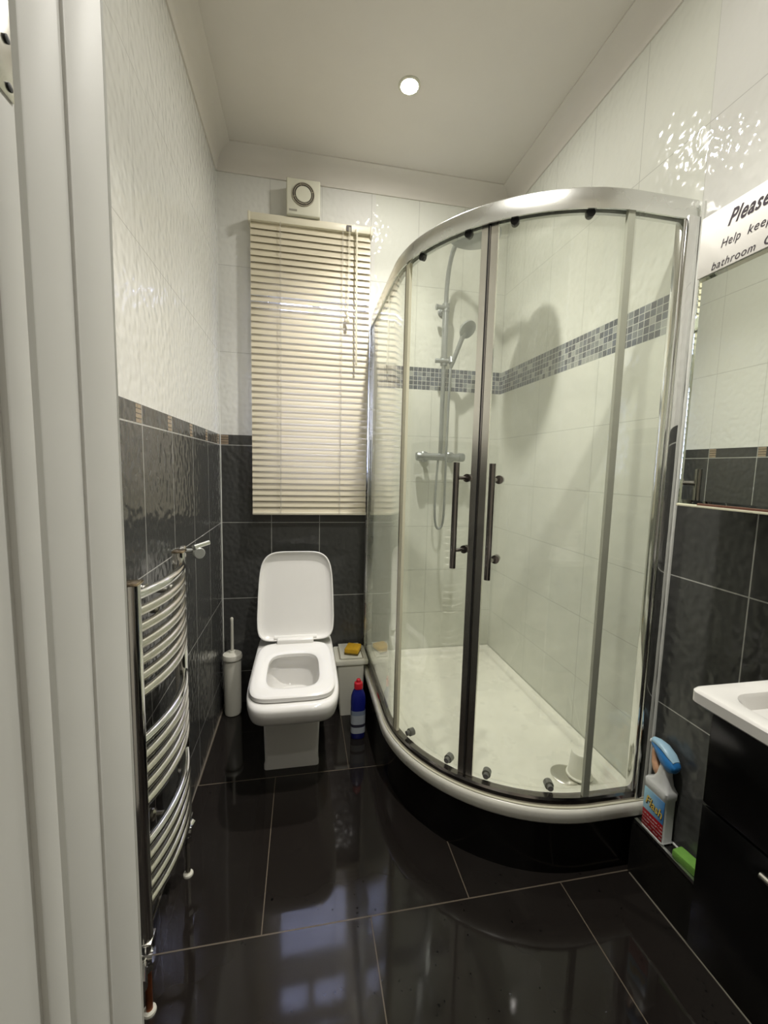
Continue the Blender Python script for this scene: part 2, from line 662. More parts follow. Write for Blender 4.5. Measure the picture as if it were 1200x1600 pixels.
bead('trim_4', [(0.001, -0.001, 0.0), (0.001, -0.001, ZCOVE)], 0.0028)
bead('trim_5', [(W - 0.001, -1.194, 0.195), (W - 0.001, -1.194, 2.02)], 0.0050)
bead('trim_6', [(0.001, -2.0, 0.0), (0.001, -0.003, 0.0)], 0.0022, m_dullgrout)

# boxed pipework ledge along the right wall with metal edge strip
LX = 1.443
struct('trim_7', B(LX, W, YF, -1.190, 0.0, 0.188), m_ledge)
bm = bmesh.new()
box(bm, LX - 0.002, LX + 0.003, YF, -1.20, 0.180, 0.1915, bev=0.001)
box(bm, LX + 0.003, LX + 0.009, YF, -1.20, 0.186, 0.1915, bev=0.001)
struct('trim_8', bm, m_alu, smooth=True)
bead('trim_9', [(W - 0.002, YF, 0.189), (W - 0.002, -1.20, 0.189)], 0.003)
bead('trim_10', [(LX - 0.001, YF, 0.0), (LX - 0.001, -1.20, 0.0)], 0.0022, m_dullgrout)

# ------------------------------------------------------------------ window
WT = 1.83
bm = bmesh.new()
fw = 0.052
y0, y1 = 0.085, 0.145
def frame_rect(bm, xa, xb, za, zb, w, y0, y1):
    box(bm, xa, xa + w, y0, y1, za, zb, bev=0.004)
    box(bm, xb - w, xb, y0, y1, za, zb, bev=0.004)
    box(bm, xa + w, xb - w, y0, y1, za, za + w, bev=0.004)
    box(bm, xa + w, xb - w, y0, y1, zb - w, zb, bev=0.004)
frame_rect(bm, WX0, WX1, WZ0, WZ1, fw, y0, y1)
box(bm, WX0 + fw, WX1 - fw, y0, y1, WT - 0.088, WT + 0.088, bev=0.004)
box(bm, 0.452, 0.492, y0, y1, WT + 0.088, WZ1 - fw, bev=0.004)
struct('window_1', bm, m_upvc, smooth=True)
w1 = bpy.data.objects['window_1']
for nm, a in (('window_pane', (WX0 + fw, WX1 - fw, WZ0 + fw, WT - 0.088)), ('window_pane', (WX0 + fw, 0.452, WT + 0.088, WZ1 - fw)),
              ('window_pane', (0.492, WX1 - fw, WT + 0.088, WZ1 - fw))):
    o = obj('pane', B(a[0], a[1], 0.108, 0.114, a[2], a[3]), m_winglass, w1, smooth=False)
obj('window_sill', B(WX0, WX1, 0.0, 0.085, WZ0 - 0.001, WZ0 + 0.012, bev=0.003), m_upvc, w1)

# ------------------------------------------------------------------ door lining and door
bm = bmesh.new()
JX = 0.3162
box(bm, DX0, JX, YF - 0.012, YF + 0.026, 0.0, 2.44, bev=0.0015)          # stop nearest the room
cyl(bm, (JX - 0.0006, YF - 0.0105, 0.0), (JX - 0.0006, YF - 0.0105, 2.44), 0.0010, 12)
box(bm, DX0, JX - 0.0006, YF - 0.0395, YF - 0.010, 0.0, 2.44, bev=0.0010)
box(bm, DX1, DX1 + 0.03, YF - 0.13, YF + 0.02, 0.0, 2.44, bev=0.003)
box(bm, DX0, DX1 + 0.03, YF - 0.13, YF + 0.02, 2.41, 2.45, bev=0.003)
struct('trim_11', bm, m_paint, smooth=True)
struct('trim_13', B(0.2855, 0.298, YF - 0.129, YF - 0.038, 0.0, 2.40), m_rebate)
bead('trim_12', [(JX - 0.0012, YF + 0.0262, 0.0), (JX - 0.0012, YF + 0.0262, 2.43)], 0.0016)
bm = bmesh.new()
box(bm, 0.284, 0.3215, -2.86, YF - 0.0665, 0.008, 2.40)
box(bm, 0.284, 0.3235, YF - 0.0700, YF - 0.0575, 0.008, 2.40, bev=0.0012)
d1 = struct('door_1', bm, m_paint, smooth=True)
bm = bmesh.new()
box(bm, 0.3230, 0.3240, -2.1100, -2.0888, 1.3785, 1.4085, bev=0.0004)
hg = obj('hinge', bm, m_chrome_dull, d1)
for zz, yy in ((1.3945, -2.0912), (1.3815, -2.0912)):
    bm = bmesh.new()
    lathe(bm, [(0.0012, 0), (0.0012, 0.0004), (0.0005, 0.0006)], (0.3240, yy, zz), (1, 0, 0), 14)
    obj('screw', bm, m_black, hg)


# ================================================================== CEILING SPOTLIGHTS
def spotlight(x, y, label, lens, R=0.030, beam=0):
    T = Thing('ceiling_spotlight', label, 'light', (x, y, CEIL), 'ceiling spotlights')
    bm = bmesh.new()
    n = 40
    prof = [(R, 0.0), (R, -0.001), (R + 0.004, -0.004), (R + 0.010, -0.004), (R + 0.013, -0.0015), (R + 0.013, 0.0)]
    rings = [[Vector((x + r * cos(2 * pi * k / n), y + r * sin(2 * pi * k / n), CEIL + h)) for k in range(n)] for r, h in prof]
    loft(bm, rings, False, False)
    T.part('bezel', bm, m_fan)
    bm = bmesh.new()
    lathe(bm, [(0.0005, -0.0035), (R * 0.7, -0.003), (R, -0.001)], (x, y, CEIL), (0, 0, 1), 32)
    T.part('lens', bm, lens)
    if beam:
        ld_ = bpy.data.lights.new('lamp_beam', 'SPOT')
        ld_.energy = beam
        ld_.color = LAMP_COL
        ld_.spot_size = math.radians(108)
        ld_.spot_blend = 1.0
        ld_.shadow_soft_size = 0.018
        lo = bpy.data.objects.new('lamp_beam', ld_)
        COL.objects.link(lo)
        lo.parent = T.e
        lo.location = (0, 0, -0.012)
    return T

spotlight(0.805, -0.512, 'round lit spotlight set in the ceiling above the shower entrance', m_lens, beam=SPOT_POWER)
spotlight(0.805, -1.500, 'unseen spotlight added in the ceiling nearer the doorway to brighten the room', m_lens, beam=SPOT_POWER)  # second lamp, added out of view to brighten the room
spotlight(0.80, -2.75, 'unseen spotlight added in the hall ceiling to light the door lining', m_lens_hall)  # unseen hall lamp, added to light the door lining

# ================================================================== SHOWER
CX, CY, RR = 1.305, -0.62, 0.55
def arc_pts(r, a0, a1, n=40):
    return [(CX - r * cos(a0 + (a1 - a0) * k / n), CY - r * sin(a0 + (a1 - a0) * k / n)) for k in range(n + 1)]

def plan(xl, r, y_end=0.0, x_end=W, n=48):
    """plan path: straight from the back wall, quadrant, straight to the right wall; (x, y, nx, ny)"""
    p = []
    for k in range(9):
        p.append((CX - RR, y_end + (CY - y_end) * k / 9, -1, 0))
    for k in range(n + 1):
        a = pi / 2 * k / n
        p.append((CX - RR * cos(a), CY - RR * sin(a), -cos(a), -sin(a)))
    for k in range(1, 5):
        p.append((CX + (x_end - CX) * k / 4, CY - RR, 0, -1))
    return p

PATH = plan(0, 0)

# --- tray on its tiled plinth
T = Thing('shower_tray', 'white quadrant shower tray raised on a black tiled plinth', 'shower tray', (1.1, -0.6, 0))
bm = bmesh.new()
# tray: rim outside, coved step, flat inner floor (loft of plan loops closed along the two walls)
def tray_loop(off, z, wall=0.0):
    L = []
    for x_, y_, nx, ny in PATH:
        L.append(Vector((x_ + nx * off, y_ + ny * off, z)))
    # keep ends on the walls inset
    L[0].y = -wall
    L[-1].x = W - wall
    for p in L:
        p.x = min(p.x, W - wall); p.y = min(p.y, -wall)
    L.append(Vector((W - wall, -wall, z)))
    return L
g = 0.003
rings = [tray_loop(0.010, 0.190, g), tray_loop(0.024, 0.192, g), tray_loop(0.028, 0.198, g), tray_loop(0.030, 0.226, g),
         tray_loop(0.027, 0.236, g), tray_loop(0.020, 0.240, g), tray_loop(0.008, 0.241, g), tray_loop(-0.020, 0.243, g),
         tray_loop(-0.052, 0.243, 0.022), tray_loop(-0.064, 0.240, 0.030), tray_loop(-0.074, 0.222, 0.038),
         tray_loop(-0.085, 0.214, 0.048), tray_loop(-0.12, 0.211, 0.08)]
loft(bm, rings, True, True)
tray = T.part('tray', bm, m_acryl, angle=0.9)
bm = bmesh.new()
rings = [tray_loop(0.002, 0.0, g), tray_loop(0.002, 0.1905, g)]
loft(bm, rings, True, True)
T.part('plinth', bm, m_plinth, label='black tiled curved plinth')
bm = bmesh.new()
lathe(bm, [(0.052, 0.0), (0.052, 0.004), (0.046, 0.007), (0.030, 0.008), (0.0, 0.0085)], (1.322, -1.020, 0.2105), n=36)
T.part('drain_cover', bm, m_chrome_dull, label='round chrome drain cover')
bm = bmesh.new()
sweep(bm, [(x_, y_, nx, ny) for x_, y_, nx, ny in PATH], [(0.022, 0.2395), (0.0225, 0.2425), (0.014, 0.2440), (0.013, 0.2395)])
T.part('sealant_line', bm, m_seal)

# --- enclosure
T = Thing('shower_enclosure', 'curved quadrant glass shower enclosure with silver frame and two sliding doors', 'shower enclosure', (1.1, -0.6, 0.243))
def rail(off, z0, z1, th, b=0.004):
    return [(off, z0), (off, z1 - b), (off - b, z1), (off - th + b, z1), (off - th, z1 - b), (off - th, z0), (off - th + 0.004, z0 - 0.0), ]
bm = bmesh.new()
zt0, zt1 = 1.977, 2.032
sweep(bm, PATH, [(0.0135, zt0), (0.014, zt0 + 0.012), (0.0135, zt1 - 0.006), (0.010, zt1 - 0.001), (0.004, zt1), (-0.016, zt1), (-0.020, zt1 - 0.004),
                 (-0.020, zt0), (-0.008, zt0), (-0.008, zt0 + 0.02), (0.008, zt0 + 0.02), (0.008, zt0)])
T.part('top_rail', bm, m_alu, angle=0.7)
bm = bmesh.new()
sweep(bm, PATH, [(0.016, 0.244), (0.017, 0.262), (0.012, 0.268), (-0.010, 0.268), (-0.014, 0.262), (-0.014, 0.244)])
T.part('bottom_rail', bm, m_darkchrome, label='dark polished bottom rail')
bm = bmesh.new()
box(bm, CX - RR - 0.012, CX - RR + 0.030, -0.030, 0.0, 0.244, 1.985, bev=0.003)
T.part('wall_profile', bm, m_alu)
bm = bmesh.new()
box(bm, 1.448, W - 0.001, -1.190, -1.146, 0.244, 1.985, bev=0.004)
box(bm, 1.440, 1.450, -1.182, -1.154, 0.244, 1.985, bev=0.002)
T.part('wall_profile', bm, m_chrome)

def sub_arc(a0, a1, off, z0, z1, th, n=24, pre=None):
    rings = []
    pts = [(CX - (RR + off) * cos(a0 + (a1 - a0) * k / n), CY - (RR + off) * sin(a0 + (a1 - a0) * k / n),
            -cos(a0 + (a1 - a0) * k / n), -sin(a0 + (a1 - a0) * k / n)) for k in range(n + 1)]
    if pre == 'left':
        pts = [(CX - RR - off, -0.025, -1, 0), (CX - RR - off, CY * 0.5, -1, 0)] + pts
    if pre == 'right':
        pts = pts + [(W - 0.045, CY - RR - off, 0, -1)]
    bm_ = bmesh.new()
    sweep(bm_, pts, [(th / 2, z0), (th / 2, z1), (-th / 2, z1), (-th / 2, z0)])
    return bm_

zg0, zg1 = 0.266, 1.985
AL, AR, AM = 0.235, 1.535, 0.836
fl = T.part('fixed_panel', sub_arc(0.0, AL, 0.004, zg0, zg1, 0.005, 8, 'left'), m_glass, label='fixed glass panel beside the window wall')
T.part('stile', sub_arc(AL - 0.012, AL + 0.030, 0.004, zg0, zg1 - 0.012, 0.011, 3), m_seal, parent=fl, label='cream vertical seal strip')
T.part('seal_edge', sub_arc(AL - 0.020, AL - 0.012, 0.004, zg0, zg1 - 0.012, 0.013, 2), m_darkchrome, parent=fl)
fr_ = T.part('fixed_panel', sub_arc(AR - 0.02, pi / 2, 0.004, zg0, zg1, 0.005, 4, 'right'), m_glass, label='fixed glass panel beside the mirror wall')
T.part('stile', sub_arc(AR - 0.030, AR + 0.006, 0.004, zg0, zg1 - 0.006, 0.012, 3), m_strip, parent=fr_, label='grey-green vertical edge strip')
for side, (a0, a1) in (('left', (AL + 0.012, AM - 0.006)), ('right', (AM + 0.006, AR - 0.015))):
    gd_ = T.part('sliding_door', sub_arc(a0, a1, -0.008, zg0 + 0.006, zg1 - 0.004, 0.005, 30), m_glass,
                 label='%s curved sliding glass door' % side)
    if side == 'left':
        T.part('stile', sub_arc(a1 - 0.036, a1, -0.008, zg0 + 0.004, zg1 - 0.006, 0.014, 3), m_chrome_dull, parent=gd_)
        T.part('magnetic_seal', sub_arc(a1, a1 + 0.005, -0.007, zg0 + 0.004, zg1 - 0.006, 0.016, 2), m_black, parent=gd_)
    else:
        T.part('stile', sub_arc(a0 + 0.004, a0 + 0.042, -0.008, zg0 + 0.004, zg1 - 0.006, 0.014, 3), m_chrome_dull, parent=gd_)
        T.part('magnetic_seal', sub_arc(a0 - 0.004, a0 + 0.003, -0.007, zg0 + 0.004, zg1 - 0.006, 0.018, 2), m_darkchrome, parent=gd_)
    ah = 0.747 if side == 'left' else 0.933
    ag = 0.775 if side == 'left' else 0.955
    z_a, z_b = (0.967, 1.294) if side == 'left' else (0.947, 1.292)
    hp = lambda a, r, z: Vector((CX - r * cos(a), CY - r * sin(a), z))
    bm = bmesh.new()
    cyl(bm, hp(ah, 0.597, z_a), hp(ah, 0.597, z_b), 0.0095, 20)
    for zm in (z_a + 0.055, z_b - 0.047):
        cyl(bm, hp(ah, 0.597, zm), hp(ag, 0.545, zm), 0.006, 14)
        cyl(bm, hp(ag, 0.556, zm), hp(ag, 0.5485, zm), 0.013, 20)
        cyl(bm, hp(ag, 0.539, zm), hp(ag, 0.525, zm), 0.012, 20)
    T.part('door_handle', bm, m_darkchrome, parent=gd_, label='dark chrome tubular door handle')
    for ar in ((0.358, 0.712) if side == 'left' else (0.964, 1.33)):
        for zr in (1.962, 0.284):
            bm = bmesh.new()
            if zr > 1:
                cyl(bm, hp(ar, 0.548, zr + 0.013), hp(ar, 0.532, zr + 0.013), 0.0115, 18)
            else:
                cyl(bm, hp(ar, 0.534, zr), hp(ar, 0.515, zr), 0.014, 18)
                cyl(bm, hp(ar, 0.546, zr), hp(ar, 0.534, zr), 0.009, 14)
            T.part('roller', bm, m_blackinsert if zr < 1 else m_black, parent=gd_)

# --- mixer with riser and rain head
SX = 1.133
T = Thing('shower_mixer', 'chrome bar shower mixer with riser pipe and overhead rain head on the shower wall', 'shower', (SX, -0.05, 1.335))
bm = bmesh.new()
cyl(bm, (SX - 0.10, -0.062, 1.338), (SX + 0.10, -0.062, 1.338), 0.019, 26)
for dx in (-0.075, 0.075):
    cyl(bm, (SX + dx, -0.002, 1.338), (SX + dx, -0.060, 1.338), 0.012, 20)
    lathe(bm, [(0.030, 0), (0.030, 0.004), (0.022, 0.012), (0.014, 0.014)], (SX + dx, -0.001, 1.338), (0, -1, 0), 26)
T.part('valve_body', bm, m_greymetal)
for s_ in (-1, 1):
    bm = bmesh.new()
    a = (SX + s_ * 0.100, -0.062, 1.338)
    lathe(bm, [(0.020, 0.0), (0.0235, 0.003), (0.0235, 0.028), (0.020, 0.034), (0.010, 0.035)], a, (s_, 0, 0), 24)
    T.part('control_knob', bm, m_greymetal)
bm = bmesh.new()
tube(bm, [(SX, -0.062, 1.345), (SX, -0.062, 1.86), (SX, -0.062, 2.12)], 0.0115, 18)
T.part('riser_pipe', bm, m_greymetal)
bm = bmesh.new()
tube(bm, [(SX, -0.062, 1.85), (SX, -0.062, 2.10)], 0.0165, 20)
T.part('upper_sleeve', bm, m_greymetal)
bm = bmesh.new()
tube(bm, bez((SX, -0.062, 2.10), (SX, -0.062, 2.28), (SX, -0.10, 2.36), (SX, -0.24, 2.375), 20) +
     bez((SX, -0.24, 2.375), (SX, -0.34, 2.385), (SX, -0.42, 2.38), (SX, -0.42, 2.31), 12)[1:], 0.0115, 16)
T.part('overhead_arm', bm, m_greymetal)
bm = bmesh.new()
lathe(bm, [(0.0, 0.0), (0.100, 0.0), (0.110, 0.006), (0.112, 0.016), (0.100, 0.026), (0.050, 0.036), (0.022, 0.044), (0.018, 0.058), (0.0, 0.058)],
      (SX, -0.42, 2.268), n=44)
T.part('rain_head', bm, m_greymetal)
bm = bmesh.new()
cyl(bm, (SX, 0.0, 2.103), (SX, -0.070, 2.103), 0.009, 16)
lathe(bm, [(0.024, 0), (0.024, 0.005), (0.010, 0.010)], (SX, -0.001, 2.103), (0, -1, 0), 22)
cyl(bm, (SX - 0.045, -0.070, 2.103), (SX + 0.012, -0.070, 2.103), 0.011, 16)
lathe(bm, [(0.013, 0), (0.014, 0.004), (0.014, 0.012), (0.006, 0.014)], (SX - 0.043, -0.070, 2.103), (-1, 0, 0), 18)
cyl(bm, (SX, -0.062, 2.085), (SX, -0.062, 2.125), 0.019, 20)
T.part('wall_bracket', bm, m_greymetal)
bm = bmesh.new()
cyl(bm, (SX - 0.050, -0.070, 1.835), (SX + 0.030, -0.080, 1.835), 0.011, 16)
cyl(bm, (SX, -0.062, 1.815), (SX, -0.062, 1.858), 0.020, 20)
cyl(bm, (SX + 0.030, -0.100, 1.820), (SX + 0.030, -0.088, 1.850), 0.014, 16, 0.016)
T.part('slider', bm, m_greymetal)

T = Thing('hand_shower', 'chrome hand shower with flexible hose hooked on the riser slider', 'hand shower', (SX + 0.03, -0.10, 1.82))
bm = bmesh.new()
h0, h1 = Vector((SX + 0.028, -0.094, 1.800)), Vector((SX + 0.078, -0.135, 1.965))
tube(bm, [h0.lerp(h1, k / 8) for k in range(9)], [0.0095, 0.011, 0.0115, 0.0115, 0.0115, 0.012, 0.012, 0.013, 0.015], 16)
T.part('handle', bm, m_greymetal)
bm = bmesh.new()
ax = Vector((0.30, -0.72, -0.62)).normalized()
hc = Vector((SX + 0.090, -0.140, 1.985))
lathe(bm, [(0.0, -0.022), (0.022, -0.020), (0.038, -0.008), (0.046, 0.004), (0.046, 0.012), (0.040, 0.015), (0.0, 0.015)], hc, ax, 32)
T.part('spray_head', bm, m_greymetal)
bm = bmesh.new()
hose = bez(h0, (SX + 0.02, -0.10, 1.70), (SX + 0.012, -0.125, 1.45), (SX + 0.012, -0.12, 1.25), 20) + \
    bez((SX + 0.012, -0.12, 1.25), (SX + 0.012, -0.12, 1.05), (SX + 0.02, -0.115, 0.955), (SX - 0.012, -0.11, 0.955), 14)[1:] + \
    bez((SX - 0.012, -0.11, 0.955), (SX - 0.046, -0.105, 0.955), (SX - 0.030, -0.09, 1.15), (SX - 0.012, -0.062, 1.318), 18)[1:]
rr_ = [0.0058 + 0.0007 * (k % 2) for k in range(len(hose))]
tube(bm, hose, rr_, 10)
T.part('hose', bm, m_greymetal)

# cup over the drain
T = Thing('plastic_cup', 'white plastic cup standing upside down near the shower drain', 'cup', (1.362, -1.035, 0.2195))
bm = bmesh.new()
lathe(bm, [(0.040, 0.0), (0.041, 0.004), (0.0385, 0.006), (0.031, 0.082), (0.028, 0.087), (0.0, 0.088)], (1.362, -1.035, 0.2195), n=32)
T.part('cup_wall', bm, m_acryl)
bm = bmesh.new()
lathe(bm, [(0.042, 0.0), (0.0435, 0.002), (0.0435, 0.006), (0.040, 0.008)], (1.362, -1.035, 0.2195), n=32)
T.part('cup_rim', bm, m_acryl)

# ================================================================== TOILET
TX = 0.3665
T = Thing('toilet', 'white square-styled toilet with its lid up, against the back wall', 'toilet', (TX, -0.3, 0))
# pan: outer skin, rim, inner bowl
bm = bmesh.new()
PX = 0.376
def ring(hx, yb, yf, z, p, cx=PX):
    return se(cx, (yb + yf) / 2, hx, (yb - yf) / 2, z, p, 64)
rings = [ring(0.118, -0.006, -0.600, 0.262, 8, TX), ring(0.128, -0.006, -0.640, 0.288, 8, TX + 0.004), ring(0.148, -0.005, -0.715, 0.313, 6),
         ring(0.163, -0.004, -0.755, 0.326, 6), ring(0.172, -0.003, -0.775, 0.338, 5.5), ring(0.1765, -0.003, -0.786, 0.354, 5.2),
         ring(0.179, -0.003, -0.793, 0.375, 5.2), ring(0.1795, -0.003, -0.796, 0.395, 5.2), ring(0.177, -0.003, -0.792, 0.405, 5.2),
         ring(0.170, -0.010, -0.780, 0.411, 5.2), ring(0.150, -0.200, -0.750, 0.411, 5), ring(0.122, -0.330, -0.705, 0.409, 4.2), ring(0.112, -0.352, -0.692, 0.400, 4.0),
         ring(0.114, -0.345, -0.697, 0.385, 4.0), ring(0.114, -0.345, -0.695, 0.350, 3.6), ring(0.100, -0.360, -0.670, 0.300, 3.2), ring(0.080, -0.390, -0.620, 0.262, 2.8),
         ring(0.060, -0.41, -0.580, 0.247, 2.4)]
loft(bm, rings, True, True)
T.part('pan', bm, m_ceramic, angle=0.8)
bm = bmesh.new()
rings = [rrect(TX - 0.0005, -0.275, 0.1135, 0.275 - 0.002, 0.012, 0.0), rrect(TX - 0.0005, -0.275, 0.1135, 0.273, 0.012, 0.020),
         rrect(TX - 0.0005, -0.275, 0.1105, 0.272, 0.014, 0.034), rrect(TX, -0.2775, 0.1165, 0.2745, 0.014, 0.236), rrect(TX, -0.280, 0.118, 0.277, 0.014, 0.275)]
loft(bm, rings, True, True)
T.part('pedestal', bm, m_ceramic)
bm = bmesh.new()
lathe(bm, [(0.0, 0), (0.088, 0.0)], (PX, -0.52, 0.268), n=40)
t = NT('toilet_water'); t.set(Base_Color=(0.55, 0.57, 0.54), Roughness=0.03)
T.part('water', bm, t.m, label='still water in the bowl')
# seat: rounded square ring
bm = bmesh.new()
scx, scy, shx, shy = 0.3735, -0.5135, 0.1645, 0.2445
def so(d, z): return se(scx, scy, shx + d, shy + d, z, 5.2, 72)
def si(d, z): return se(0.3725, -0.533, 0.1055 - d, 0.1500 - d, z, 3.9, 72)
rings = [so(-0.004, 0.4125), so(0.0, 0.416), so(0.0, 0.430), so(-0.004, 0.4345), so(-0.012, 0.436), so(-0.035, 0.4355), si(-0.020, 0.434),
         si(-0.006, 0.4325), si(0.0, 0.428), si(0.001, 0.416), si(-0.004, 0.4125), so(-0.004, 0.4125)]
loft(bm, rings, False, False)
bmesh.ops.remove_doubles(bm, verts=bm.verts, dist=1e-6)
T.part('seat', bm, m_seat, angle=0.7)
# lid, raised: outline in (u, v), thickness w towards the room
lb, lt_ = Vector((0, -0.238, 0.432)), Vector((0, -0.120, 0.862))
vdir = (lt_ - lb).normalized()
wdir = Vector((1, 0, 0)).cross(vdir).normalized()   # towards the room
if wdir.y > 0: wdir = -wdir
VL = 0.428
def lid_ring(ins, w):
    out = []
    N = 88
    for k in range(N):
        a = 2 * pi * k / N
        c, s_ = cos(a), sin(a)
        p = 7.5 if s_ < 0 else 4.6
        v = VL / 2 + (VL / 2 - ins) * math.copysign(abs(s_) ** (2 / p), s_)
        u = (0.1825 - ins) * math.copysign(abs(c) ** (2 / p), c)
        f = v / VL
        u *= 1.0 - 0.115 * max(0, f - 0.25) ** 1.7 - 0.05 * max(0, 0.25 - f)
        out.append(Vector((0.3775 + u, 0, 0)) + lb + vdir * v + wdir * w)
    return out
bm = bmesh.new()
rings = [lid_ring(0.030, -0.004), lid_ring(0.010, -0.002), lid_ring(0.001, 0.004), lid_ring(0.0, 0.012), lid_ring(0.0, 0.028), lid_ring(0.0025, 0.031),
         lid_ring(0.006, 0.030), lid_ring(0.009, 0.022), lid_ring(0.020, 0.014), lid_ring(0.036, 0.0105), lid_ring(0.07, 0.010)]
loft(bm, rings, True, True)
T.part('lid', bm, m_seat, angle=0.7)
bm = bmesh.new()
box(bm, 0.291, 0.461, -0.292, -0.238, 0.428, 0.456, bev=0.006, seg=3)
cyl(bm, (0.277, -0.252, 0.450), (0.476, -0.252, 0.450), 0.0115, 20)
T.part('hinge', bm, m_seat)

# ================================================================== TOILET BRUSH
bx, by = 0.0595, -0.097
T = Thing('toilet_brush', 'white toilet brush in a tall round holder in the corner beside the toilet', 'toilet brush', (bx, by, 0))
bm = bmesh.new()
lathe(bm, [(0.036, 0.0), (0.040, 0.004), (0.0415, 0.02), (0.0425, 0.285), (0.041, 0.292)], (bx, by, 0), n=36)
T.part('holder', bm, m_whiteplastic)
bm = bmesh.new()
lathe(bm, [(0.0440, 0.292), (0.0480, 0.295), (0.0485, 0.305), (0.045, 0.318), (0.036, 0.3235), (0.016, 0.3245), (0.0135, 0.328), (0.012, 0.334), (0.0, 0.334)], (bx, by, 0), n=36)
T.part('collar_lid', bm, m_whiteplastic)
bm = bmesh.new()
lathe(bm, [(0.0075, 0.330), (0.0075, 0.490), (0.0078, 0.502), (0.005, 0.507), (0.0, 0.5075)], (bx, by, 0), n=18)
T.part('handle', bm, m_whiteplastic)

# ================================================================== WASTE BIN + SPONGE + BLEACH
T = Thing('waste_bin', 'narrow off-white plastic waste bin beside the toilet', 'bin', (0.665, -0.12, 0))
bm = bmesh.new()
bcx = 0.656
loft(bm, [rrect(bcx + 0.001, -0.122, 0.058, 0.082, 0.010, 0.0), rrect(bcx - 0.005, -0.116, 0.071, 0.088, 0.012, 0.272)], True, True)
T.part('bin_body', bm, m_whiteplastic)
bm = bmesh.new()
loft(bm, [rrect(bcx, -0.118, 0.084, 0.092, 0.010, 0.2705), rrect(bcx, -0.118, 0.0845, 0.093, 0.010, 0.288), rrect(bcx, -0.118, 0.082, 0.090, 0.010, 0.294),
          rrect(bcx, -0.116, 0.060, 0.080, 0.006, 0.295), rrect(bcx, -0.116, 0.0585, 0.079, 0.006, 0.291)], True, True)
ld = T.part('lid_rim', bm, m_whiteplastic)
bm = bmesh.new()
rot = Matrix.Translation((bcx, -0.116, 0.300)) @ Matrix.Rotation(0.05, 4, 'X')
box(bm, -0.0555, 0.0555, -0.074, 0.090, -0.004, 0.004, bev=0.002, mat=rot)
T.part('swing_flap', bm, m_whiteplastic)
m_groove = plain('brown_groove', (0.30, 0.24, 0.15), 0.6)  # plain brown for the strips beside the flap
for s_ in (-1, 1):
    T.part('flap_groove', B(bcx + s_ * 0.0605 - 0.0012, bcx + s_ * 0.0605 + 0.0012, -0.188, -0.050, 0.2935, 0.2962), m_groove)

m_sponge = plain('yellow_sponge', (0.66, 0.38, 0.015), 0.85, vary=0.12, vscale=60, bump=0.0015, bscale=260)
m_scour = plain('brown_green_scourer', (0.14, 0.10, 0.02), 0.95, vary=0.2, vscale=80, bump=0.0015, bscale=400)
T = Thing('sponge', 'yellow cleaning sponge lying on the waste bin lid', 'sponge', (0.672, -0.118, 0.305))
rot = Matrix.Translation((0.670, -0.128, 0.305)) @ Matrix.Rotation(-0.35, 4, 'Z')
bm = bmesh.new(); box(bm, -0.036, 0.036, -0.042, 0.042, 0.0065, 0.030, bev=0.004, mat=rot)
T.part('foam', bm, m_sponge)
bm = bmesh.new(); box(bm, -0.036, 0.037, -0.043, 0.042, 0.0, 0.0068, bev=0.002, mat=rot)
T.part('scouring_pad', bm, m_scour, label='brown scouring pad under the sponge')

m_blue = plain('blue_bottle_plastic', (0.012, 0.018, 0.20), 0.25, vary=0.05)
m_red = plain('red_cap_plastic', (0.62, 0.015, 0.03), 0.35, vary=0.05)
t = NT('bleach_label_print')
x, y, z = t.pos()
lb_c = t.mix(t.AND(t.gt(z, 0.060), t.lt(z, 0.074)), (0.42, 0.46, 0.50), (0.03, 0.03, 0.05))
lb_c = t.mix(t.gt(z, 0.118), lb_c, (0.22, 0.27, 0.36))
t.set(Base_Color=lb_c, Roughness=0.35)
m_bl_label = t.m
ex, ey = 0.6675, -0.385
T = Thing('bleach_bottle', 'blue toilet cleaner bottle with red cap standing on the floor before the bin', 'bottle', (ex, ey, 0))
bm = bmesh.new()
def er(hx, hy, z, dx=0): return se(ex + dx, ey, hx, hy, z, 2.6, 36)
loft(bm, [er(0.030, 0.020, 0.0), er(0.0335, 0.0235, 0.006), er(0.034, 0.024, 0.150), er(0.035, 0.0245, 0.175), er(0.0335, 0.0235, 0.205), er(0.026, 0.020, 0.228),
          er(0.0175, 0.0165, 0.243), er(0.0165, 0.0165, 0.250)], True, True)
T.part('bottle_body', bm, m_blue)
bm = bmesh.new()
loft(bm, [er(0.0345, 0.0245, 0.030), er(0.0348, 0.0248, 0.140)], False, False)
T.part('paper_label', bm, m_bl_label, label='pale printed label')
bm = bmesh.new()
loft(bm, [er(0.020, 0.019, 0.244), er(0.0205, 0.0195, 0.262), er(0.0185, 0.018, 0.270), er(0.011, 0.011, 0.274), er(0.010, 0.010, 0.285), er(0.006, 0.006, 0.288)], True, True)
T.part('cap', bm, m_red)

